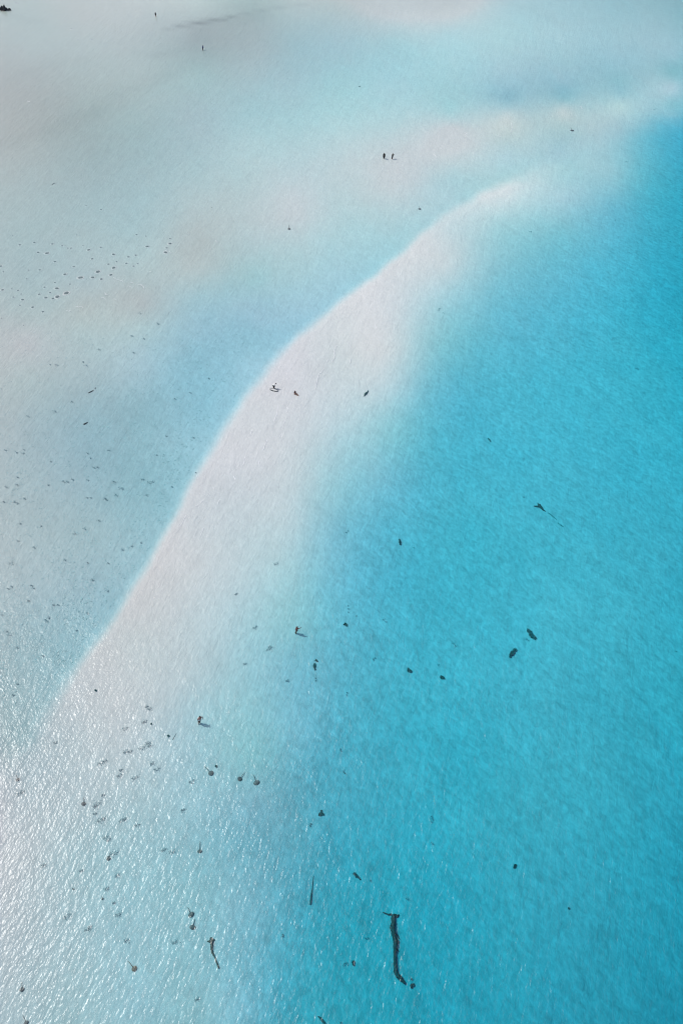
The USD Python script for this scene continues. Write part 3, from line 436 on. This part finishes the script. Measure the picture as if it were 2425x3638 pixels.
# ------------------------------------------------------------------ seaweed
def weed(x, y, spots, label=None, mat=weed_mat, group=None, cat="seaweed", name="seaweed_clump", dens=1.0, seed=0):
    """clump of fronds round lumps; spots: (dx, dy, size) in pixels"""
    r_ = np.random.default_rng(int(x * 7 + y)); c = bed(x, y); parts = []
    if dens >= 1 and len(spots) > 1:
        spots = list(spots) + [tuple((np.array(spots[0]) * (1 - f) + np.array(q) * f) * [1, 1, .9] + [r_.normal() * 1.2, r_.normal() * 1.2, 0]) for q in spots[1:] for f in (.33, .66)]
    for dx, dy, s in spots:
        p = bed(x + dx, y + dy) - c; R = s / 2 / PM(x, y)
        if dens >= 1:
            b = trimesh.creation.icosphere(2, 1.0); v = b.vertices; k = .55 + .9 * meshkit.noise(v * 2.1 + r_.random(3) * 50)
            b.vertices = v * k[:, None] * [R * (.42 + .45 * r_.random()), R * (.42 + .45 * r_.random()), min(.22, R * .3)] + p + [0, 0, .03]; parts.append(b)
        n = int(np.clip(26 * dens * max(R, .5) / .6, 10, 70))
        an = r_.random(n) * 6.283; rr = R * np.sqrt(r_.random(n)) * .85; ln = R * (.30 + .75 * r_.random(n)); w = .05 + .10 * R * r_.random(n)
        if dens < 1: rr = R * np.abs(r_.normal(size=n)) * .75; ln = R * (.12 + .28 * r_.random(n)) + .05; w = .02 + .07 * R * r_.random(n)
        for q in range(n):
            o = p + A(rr[q] * math.cos(an[q]), rr[q] * math.sin(an[q]), .03 + .05 * r_.random()); a = an[q] + r_.normal() * .9
            d = A(math.cos(a), math.sin(a), 0); e = A(-d[1], d[0], 0); z = A(0, 0, 1)
            vv_ = np.array([o - e * w[q], o + e * w[q], o + d * ln[q] * .5 + e * w[q] * .9 + z * .10, o + d * ln[q] * .5 - e * w[q] * .9 + z * .12, o + d * ln[q] + z * .05])
            parts.append(trimesh.Trimesh(vv_, [(0, 1, 2), (0, 2, 3), (3, 2, 4)], process=False))
    path = numbered(name); x_ = UsdGeom.Xform.Define(stage, path); x_.AddTranslateOp().Set(Gf.Vec3d(*map(float, c)))
    tag(x_.GetPrim(), label, cat, group)
    obj("fronds", trimesh.util.concatenate(parts), mat, x_.GetPrim(), smooth=50)
for x, y, sp, lab, *m in (
    (1887, 2256, [(0, 0, 15), (6, 8, 14), (-7, -9, 12), (-12, -18, 9), (13, 14, 9)], "biggest dark seaweed clump in the open blue water at right"),
    (1820, 2318, [(0, 0, 11), (-6, 8, 10), (8, -9, 11), (-9, 16, 8)], "second dark seaweed clump, below left of the biggest one"),
    (1867, 2272, [(0, 0, 8), (9, 4, 4)], "small faint weed between the two big dark clumps", weed_veiled),
    (1140, 2889, [(0, 4, 11), (2, -6, 7), (-6, 8, 7), (8, 6, 7)], "ragged seaweed clump right of the three stingrays"),
    (1259, 3107, [(0, 0, 10), (7, 9, 8), (20, 19, 5)], "dark seaweed above the longest sunken log"),
    (1254, 3422, [(0, -3, 9), (1, 7, 6)], "right of two weed tufts left of the longest log", weed_mat),
    (1221, 3428, [(0, 0, 12), (9, -3, 8)], "left of two weed tufts left of the longest log", weed_veiled),
    (1465, 3501, [(0, 0, 11), (-4, 9, 7)], "dark weed off the lower tip of the longest log"),
    (1452, 2385, [(0, 0, 12), (7, 2, 8), (-3, -8, 6)], "dark bushy seaweed clump right of centre, left one of two"),
    (1568, 2406, [(0, 0, 12), (8, 5, 6)], "dark seaweed clump right of centre, right one of two"),
    (1228, 2220, [(0, 0, 9), (3, 4, 7), (-7, 0, 5)], "dark seaweed clump right of the pointing wader"),
    (1236, 2165, [(0, -12, 5), (1, 0, 5), (1, 12, 5)], "faint vertical string of weed above the clump beside the pointing wader", weed_veiled),
    (1117, 2370, [(0, -8, 8), (0, 0, 8), (1, 9, 7)], "long upright seaweed strand below the pointing wader"),
    (1122, 2347, [(0, 0, 7), (4, 4, 5)], "small weed scrap over the upright seaweed strand"),
    (1121, 2420, [(0, 0, 6), (1, -8, 5)], "faint weed scrap under the upright seaweed strand", weed_veiled),
    (1420, 1927, [(0, 0, 7), (-2, -9, 5), (2, 8, 5)], "lone upright weed streak in blue water beside the fading bar"),
    (1470, 1948, [(0, 0, 7)], "faint weed dot right of the upright weed streak", weed_veiled),
    (1230, 1893, [(0, 0, 4), (5, -6, 4)], "thin faint weed streak over the pale slope", weed_veiled),
    (1326, 2345, [(0, 0, 7), (5, -5, 5)], "faint slanted weed left of the two bushy clumps", weed_veiled),
    (1362, 2202, [(0, 0, 7), (8, 9, 5)], "faint weed high above the two bushy clumps", weed_veiled),
    (1265, 2190, [(0, 0, 6)], "faint weed dot beside the vertical string of weed", weed_veiled),
    (1610, 2288, [(0, 0, 10), (6, 8, 7)], "weed patch between the bushy clumps and the biggest clump", weed_veiled),
    (1557, 2364, [(0, 0, 7)], "small faint weed just above the right bushy clump", weed_veiled),
    (2260, 1310, [(0, 0, 12), (6, 2, 8)], "faint weed in the deep blue near the right edge", weed_veiled),
    (1860, 1767, [(0, 0, 6)], "tiny dark weed dot left of the fan ended snag", weed_veiled),
    (1220, 2743, [(0, 0, 11), (3, 6, 6)], "faint round weed right of the row of three stingrays", weed_veiled),
    (1208, 2663, [(0, 0, 5), (2, 6, 4)], "small weed speck above the faint round weed", weed_veiled),
    (1102, 2928, [(0, 0, 9), (0, 8, 6)], "faint weed below left of the ragged clump", weed_veiled),
    (1532, 2911, [(0, -8, 7), (0, 0, 9), (-1, 9, 7)], "faint upright weed in the lower blue water", weed_veiled),
    (1535, 2997, [(0, 0, 9)], "round weed dot below the faint upright weed", weed_veiled),
    (1232, 2462, [(0, 0, 4), (-2, 8, 4)], "thin weed streak in mid blue water under the bushy clumps", weed_veiled),
    (1315, 3130, [(0, 0, 6)], "faint weed dot right of the weed above the longest log", weed_veiled),
    (1447, 3195, [(0, 0, 9)], "faint weed off the upper right of the longest log", weed_veiled),
    (1298, 3335, [(0, 0, 7), (8, 0, 4)], "faint weed midway left of the longest log", weed_veiled),
    (1004, 3328, [(0, 0, 6), (0, -6, 4)], "faint weed in the grey slope left of the thin branch", weed_veiled),
    (1828, 3079, [(0, 0, 8), (3, -4, 5), (-3, 5, 5)], "small dark cross shaped weed alone in the deep lower right"),
    (2019, 3229, [(0, 0, 6)], "tiny dark weed dot in the deep lower right"),
    (2400, 2316, [(0, 0, 6)], "tiny weed dot at the right edge of the deep water", weed_veiled),
    (1209, 3635, [(0, 0, 7)], "faint weed at the bottom edge beside the cut off log", weed_veiled),
    (1886, 824, [(0, 0, 8), (-5, -1, 5)], "small dark weed in the light blue right of the bar's head", weed_veiled),
    (2227, 574, [(0, 0, 8), (-4, 0, 5)], "small dark weed near the upper right edge", weed_veiled),
    (2323, 387, [(0, 1, 6), (6, -3, 4)], "faint slanted weed at the far right bank", weed_veiled),
    (2192, 283, [(0, 0, 5)], "faint weed speck in the far right channel", weed_veiled),
    (2380, 859, [(0, 0, 7)], "faint weed dot at the right edge above the deep blue", weed_veiled),
    (2184, 782, [(0, 0, 5)], "faint weed speck in the upper right blue", weed_veiled),
    (1277, 306, [(0, 0, 6)], "tiny weed dot in the pale blue far flats", weed_mat),
    (1560, 1096, [(0, 0, 8), (14, 16, 5), (-2, 6, 5)], "faint weed scatter on the right slope of the bar's head", weed_veiled),
): weed(x, y, sp, lab, (m[0] if m else weed_mat), dens=1.0 if not m or m[0] is weed_mat else .8)
G_TUFT = "weed tufts on the bed of the left lagoon"
for x, y, s in ((255, 1428, 9), (192, 1461, 14), (98, 1479, 12), (675, 1395, 7), (620, 1418, 10), (555, 1617, 7), (505, 1703, 12), (527, 1714, 15), (540, 1712, 9), (428, 1735, 17), (410, 1759, 14), (405, 1712, 12), (371, 1771, 11), (376, 1776, 7), (308, 1768, 9), (322, 1769, 7), (330, 1661, 15), (344, 1660, 8), (310, 1610, 9), (320, 1628, 6),
                (236, 1711, 12), (256, 1704, 10), (225, 1712, 9), (309, 1706, 10), (62, 1696, 8), (60, 1722, 9), (20, 1730, 12), (18, 1600, 8), (57, 1607, 9), (80, 1610, 9), (85, 1598, 7), (172, 1724, 6), (12, 1783, 9), (48, 1783, 12), (60, 1788, 10), (85, 1772, 10), (200, 1296, 12), (177, 1295, 6), (294, 1286, 6), (305, 1298, 10), (474, 1253, 7), (350, 1241, 9), (467, 1193, 11), (508, 1202, 12), (495, 1112, 11), (561, 1152, 7), (559, 1148, 5),
                (37, 2002, 18), (64, 1922, 8), (118, 1945, 12), (145, 1870, 7), (100, 2134, 9), (30, 2255, 15), (24, 2244, 8), (110, 2080, 10), (118, 2090, 8), (162, 2206, 11), (172, 2196, 8), (188, 2150, 9), (60, 2302, 8), (325, 2060, 14), (205, 2150, 9), (384, 2002, 8), (432, 1952, 14), (265, 1896, 11), (300, 1880, 8), (500, 1929, 6), (466, 1941, 8), (40, 2085, 9), (28, 2092, 8), (5, 2185, 7), (686, 1555, 8), (590, 1550, 7), (695, 1680, 5), (610, 1730, 6), (520, 1760, 10), (740, 1345, 8), (385, 1600, 9), (180, 1640, 7), (70, 1860, 9), (230, 1990, 8), (310, 2000, 8), (350, 1850, 10), (270, 2240, 8), (310, 2180, 9), (380, 2100, 10), (150, 2330, 9), (60, 2430, 8), (45, 2470, 7)):
    weed(x, y, [(0, 0, s), (s * .4, s * .2, s * .5)], "small ragged weed tuft on the bed of the left lagoon", weed_tuftm, G_TUFT, name="weed_tuft", dens=.9)
G_SILT = "blurred dark weed patches in the lower left shallows"
for x, y, s in ((445, 2672, 12), (462, 2672, 9), (503, 2660, 15), (525, 2642, 12), (530, 2652, 8), (357, 2713, 14), (372, 2705, 8), (423, 2757, 12), (430, 2738, 9), (478, 2766, 16), (555, 2735, 12), (540, 2715, 11), (530, 2520, 9), (515, 2565, 8), (444, 2590, 10), (68, 2822, 16), (78, 2816, 8), (366, 2827, 9), (345, 2860, 18), (338, 2866, 10), (355, 2918, 16), (365, 2910, 10), (336, 2893, 7), (432, 2917, 14), (440, 2912, 9), (485, 2933, 12), (375, 2976, 14), (384, 2985, 10), (680, 2778, 12), (650, 2880, 10), (580, 3022, 12), (610, 3030, 13), (155, 3076, 10), (288, 3096, 8), (407, 3035, 16), (415, 3112, 10), (420, 3252, 12), (404, 3210, 7), (378, 3160, 10), (237, 3258, 15), (310, 3305, 13), (318, 3296, 9), (449, 3345, 11), (620, 3350, 12), (700, 3553, 10), (195, 2640, 9), (1020, 2420, 7), (955, 2308, 15), (958, 2300, 8), (838, 2112, 6), (520, 2512, 8), (508, 2568, 7), (980, 2005, 9), (905, 2230, 9), (870, 2360, 7)):
    weed(x, y, [(0, 0, s * 1.3), (s * .45, -s * .4, s * .9), (-s * .5, s * .1, s * .7)], "blurred grey green weed patch on the bed of the lower left shallows", weed_faint, G_SILT, name="weed_patch", dens=1.6 * .6)
for x, y, s, lab in ((598, 2616, 8, "small dark weed ball by the pale twig"), (537, 2573, 5, "tiny dark speck of weed left of the wader with the waistband"), (768, 2724, 7, "small dark weed just above the left ray of three"), (1460, 3480, 5, "tiny weed speck above the weed off the log tip"), (340, 2454, 7, "dark weed speck on the fading bar"), (260, 3160, 4, "single tiny weed speck in the glitter")):
    weed(x, y, [(0, 0, s)], lab, weed_mat)

# uncountable specks of weed strewn over the lagoon bed
sp, k = [], 0
while len(sp) < 2200:
    x, y = rng.random() * 900, 1180 + rng.random() * 1350
    s, _ = side(np.array([[x, y]]))
    if s[0] > -22 or rng.random() > .15 + .85 * meshkit.noise(A(x / 70, y / 70, 1)) ** 2 * min(1, (y - 1150) / 500): continue
    sp.append((x, y))
sp = np.array(sp); sd_, _ = lookup(sp); cs = G(sp[:, 0], sp[:, 1], -sd_) + [0, 0, .02]
vv_, ff_ = [], []
for c in cs:
    a, l, w = rng.random() * 6.28, .10 + .16 * rng.random(), .05 + .06 * rng.random(); d = A(math.cos(a), math.sin(a), 0); e = A(-d[1], d[0], 0); o = len(vv_)
    vv_ += [c - d * l - e * w, c - d * l * .6 + e * w, c + d * l + e * w * .5, c + d * l * .8 - e * w * .7 + [0, 0, .03]]; ff_ += [(o, o + 2, o + 1), (o, o + 3, o + 2)]
tag(obj("weed_specks", trimesh.Trimesh(np.array(vv_), np.array(ff_), process=False), weed_tuftm, smooth=False), "fine specks of weed strewn over the left lagoon bed", "seaweed", kind="stuff")

# ------------------------------------------------------------------ feeding pits: a raised rim of sand round a low dark disc
def pit_shapes():
    n = 18; ph = np.linspace(0, 2 * np.pi, n, endpoint=False); V_, F_ = [], []
    for r, z in ((1.25, -.06), (1.0, .10), (.80, .13), (.58, -.05)):
        for p in ph: V_.append((r * (1 + .10 * math.sin(2 * p + 1) + .06 * math.sin(5 * p)) * math.cos(p), r * (1 + .10 * math.sin(2 * p + 1) + .06 * math.sin(5 * p)) * math.sin(p), z + .02 * math.sin(3 * p)))
    for k in range(3):
        for i in range(n):
            q = (k * n + i, k * n + (i + 1) % n, (k + 1) * n + (i + 1) % n, (k + 1) * n + i); F_ += [(q[0], q[1], q[2]), (q[0], q[2], q[3])]
    rim = trimesh.Trimesh(np.array(V_), np.array(F_), process=False)
    b = trimesh.creation.icosphere(2, 1.0); v = b.vertices
    b.vertices = v * (.6 + .35 * meshkit.noise(v * 2.3 + 4))[:, None] * [.95, .95, .10] + [0, 0, .04]
    return rim, b
proto = None
G_PIT = "feeding pits in the flats at left"
pits = [(44, 835, .7), (70, 869, 1.2), (122, 861, 1.2), (186, 866, 1.3), (135, 896, 1.3), (167, 899, 1.8), (195, 929, 1.2), (3, 945, 1.2), (12, 965, .9), (141, 958, 1.1), (101, 959, .9), (231, 974, 1.5), (262, 947, 1.1), (286, 986, 2.1), (95, 990, .8), (195, 1003, .9), (248, 1009, 1.0), (202, 1024, 1.7), (158, 1020, 1.0), (236, 1041, 2.2), (204, 1054, 2.0), (188, 1060, 1.2), (178, 1039, 1.0), (139, 1045, 1.1), (163, 1057, 1.4), (9, 1029, 1.3), (42, 1025, .7), (64, 1031, 1.0), (75, 1044, .8), (47, 1055, 1.0), (80, 1064, 1.3), (71, 1084, .9), (116, 1091, 1.3), (272, 834, .8), (284, 835, .6), (221, 871, .9), (231, 873, .7), (240, 881, .9), (252, 881, 1.0), (295, 872, .7), (315, 887, 1.5), (358, 878, 1.1), (327, 919, 1.2), (403, 903, 1.5), (385, 938, 1.1), (414, 929, .9), (404, 951, 1.7), (348, 965, 2.0), (329, 985, 1.6), (360, 991, 1.3), (394, 976, 1.5), (456, 912, 1.1), (449, 935, 1.1), (482, 906, 1.1), (489, 936, .8), (474, 945, 1.0), (485, 833, 1.0), (518, 838, .8), (523, 875, 1.5), (604, 847, .9), (604, 865, 1.5), (592, 880, 1.1), (588, 896, 1.6), (152, 1107, 1.1), (5, 1130, .8), (83, 1155, .7), (306, 730, .8), (359, 744, 1.0), (273, 694, .6), (752, 737, .7),
        (73, 50, 1.5), (57, 9, 1.6), (65, 12, 1.2), (254, 101, 1.6), (325, 139, 1.4), (276, 138, 1.0), (376, 138, 1.0), (410, 173, 1.0), (176, 52, 1.2), (160, 38, 1.2), (237, 67, 1.0), (405, 145, 1.0), (214, 51, .8)]
for x, y, s in pits:
    p = bed(x, y); far = y < 300
    lab = "small dark pit with a pale rim in the far upper left flats" if far else "small dark feeding pit with a pale rim in the left flats"
    grp = "pits in the far upper left flats" if far else G_PIT
    sc = s * .42
    if proto is None:
        proto = thing("sand_pit", p, rng.random() * 6, lab, "pit", grp, (sc,) * 3)
        rim, silt = pit_shapes(); obj("rim", rim, rim_mat, proto, smooth=True); obj("silt", silt, pit_dark_mat, proto, smooth=True)  # rim, and the dark disc that stands for the hollow
    else:
        t = thing("sand_pit", p, rng.random() * 6, lab, "pit", grp, (sc,) * 3)
        t.GetReferences().AddInternalReference(proto.GetPath()); t.SetInstanceable(True)

# ------------------------------------------------------------------ rocks at the far left
def rock(x, y, wpx, hpx, label, mat, seed, sharp):
    c = bed(x, y); k = PM(x, y); R = wpx / 2 / k; Hh = hpx / k / .93
    b = trimesh.creation.icosphere(3, 1.0); v = b.vertices.copy(); r_ = np.random.default_rng(seed)
    n = meshkit.fbm(v * 1.5 + r_.random(3) * 90, 4, seed)
    v = v * (.72 + .55 * n)[:, None]
    for _ in range(9):                                              # cleaved faces
        d = unit(r_.normal(size=3)); q = v @ d; v -= np.maximum(q - .70, 0)[:, None] * d
    taper = 1 - sharp * np.clip(v[:, 2], 0, 1)
    v[:, :2] *= taper[:, None]
    z0 = v[:, 2].max()
    b.vertices = np.c_[v[:, 0] * R * 1.12, v[:, 1] * R * .9, v[:, 2] / z0 * Hh]
    t = thing("rock", c, r_.random(), label, "rock", "rocks at the upper left edge"); obj("boulder", b, mat, t, smooth=28)
rock(1, 33, 13, 11, "dark rock cut by the left edge of the view", rock_mat, 1, .2)
rock(8.5, 34.5, 11, 14, "blunt topped dark rock, second from the left edge", rock_mat, 2, .15)
rock(18, 36, 14, 19, "tallest pointed dark rock of the group at the upper left", rock_mat, 3, .75)
rock(23, 33, 8, 8, "low dark rock leaning on the tallest pointed one", rock_mat, 4, .3)
rock(32.8, 35, 13, 7, "rounded grey boulder standing apart to the right of the rocks", boulder_mat, 5, .05)
st = thing("stone", bed(11, 37.5), 0, "flat rust brown stones at the foot of the dark rocks", "stone")
for i, (dx, dy) in enumerate(((-5, 0), (0, .6), (5, .2))):
    b = trimesh.creation.icosphere(2, 1.0); v = b.vertices * (.7 + .5 * meshkit.noise(b.vertices * 2 + i * 9))[:, None]; b.vertices = v * [.35, .3, .16] + (bed(11 + dx, 37.5 + dy) - bed(11, 37.5)); obj("slab", b, CLOTH["maroon"], st, smooth=30)

# ------------------------------------------------------------------ foam: broken white lines where wavelets run over the bar
def foam_line(path, w=.10, gap=.3):
    w, gap = w * .62, gap + .1
    pts = np.array(path, float); k = np.linspace(0, len(pts) - 1, 22 * (len(pts) - 1) + 1)
    q = np.c_[np.interp(k, np.arange(len(pts)), pts[:, 0]), np.interp(k, np.arange(len(pts)), pts[:, 1])]
    o_ = rng.random() * 99; kk = k * 3.1
    q += (np.c_[meshkit.fbm(np.c_[kk, kk * 0 + o_, kk * 0], 3, 1), meshkit.fbm(np.c_[kk, kk * 0 + o_ + 7, kk * 0], 3, 2)] - .5) * 9
    d_, _ = lookup(q); g = G(q[:, 0], q[:, 1], np.maximum(-d_, 0.0) + .008)
    out = []
    on = meshkit.noise(np.c_[k * 1.7, k * 0 + rng.random() * 90, k * 0]) > gap
    for i in range(len(g) - 1):
        if not on[i]: continue
        d = unit(g[i + 1] - g[i]); e = A(-d[1], d[0], 0); s0, s1 = w * (.4 + rng.random()) * .6, w * (.4 + rng.random()) * .6
        a = g[i] - d * .05; b = g[i + 1] + d * .05
        bx = trimesh.Trimesh([a - e * s0, a + e * s0, b + e * s1, b - e * s1, (a + b) / 2 + [0, 0, .012]], [(0, 1, 4), (1, 2, 4), (2, 3, 4), (3, 0, 4)], process=False); bx.invert() if bx.face_normals[0][2] < 0 else None; out.append(bx)
    return out
fl = []
for pth, w, gp in (([(1196, 1225), (1188, 1245), (1190, 1262), (1182, 1280), (1168, 1300)], .14, .25), ([(1166, 1275), (1150, 1310), (1128, 1340), (1122, 1365), (1118, 1390)], .13, .35), ([(1245, 1245), (1243, 1275), (1240, 1300)], .10, .45),
                   ([(1014, 1425), (1020, 1455), (1012, 1490), (1002, 1525), (992, 1555)], .12, .4), ([(988, 1440), (984, 1470), (968, 1510), (955, 1550), (940, 1585), (925, 1615), (920, 1650)], .12, .35), ([(1062, 1480), (1064, 1500), (1058, 1525)], .12, .35),
                   ([(1002, 1545), (996, 1560)], .12, .3), ([(900, 1490), (895, 1530), (880, 1580), (868, 1630), (862, 1660)], .11, .45), ([(1275, 1125), (1285, 1150), (1280, 1165)], .14, .25), ([(1330, 1150), (1336, 1165)], .12, .3), ([(1260, 1055), (1262, 1085)], .10, .5),
                   ([(1450, 870), (1462, 890), (1455, 905)], .12, .4), ([(1395, 1010), (1402, 1045)], .12, .5), ([(1375, 945), (1376, 968)], .10, .5), ([(830, 1690), (836, 1705)], .14, .2), ([(700, 1690), (715, 1725), (705, 1760), (690, 1790), (660, 1830), (640, 1870)], .10, .5),
                   ([(750, 1720), (765, 1740), (785, 1755), (775, 1790)], .10, .45), ([(740, 1830), (720, 1880), (700, 1930)], .09, .5), ([(690, 1800), (705, 1790), (722, 1780)], .09, .4),
                   ([(400, 985), (430, 997), (440, 1002)], .09, .4), ([(446, 1016), (470, 1018)], .09, .4), ([(462, 1000), (480, 1008), (500, 1010), (512, 1020)], .11, .3), ([(530, 962), (548, 974), (570, 985)], .11, .35), ([(355, 1055), (375, 1060), (400, 1060), (422, 1066)], .09, .35), ([(374, 1040), (380, 1046)], .12, .1), ([(270, 1087), (296, 1090)], .10, .3), ([(225, 1101), (255, 1104)], .09, .35),
                   ([(765, 855), (775, 866)], .12, .2), ([(585, 885), (592, 890)], .14, .1), ([(600, 890), (606, 898)], .14, .1), ([(735, 868), (752, 880)], .09, .5), ([(1815, 435), (1818, 455), (1812, 480)], .12, .35), ([(1766, 470), (1774, 488)], .16, .2), ([(1650, 468), (1658, 478)], .16, .2), ([(1560, 522), (1570, 525)], .16, .2), ([(1590, 500), (1595, 508)], .14, .2), ([(1540, 545), (1550, 560)], .12, .4), ([(2062, 375), (2066, 385)], .16, .1), ([(212, 298), (222, 306)], .2, .2), ([(96, 355), (106, 358)], .2, .2)):
    fl += foam_line(pth, w, gp)
tag(obj("foam", trimesh.util.concatenate(fl), foam_mat, smooth=False), "broken white foam lines of wavelets over the pale flats", "foam", kind="stuff")
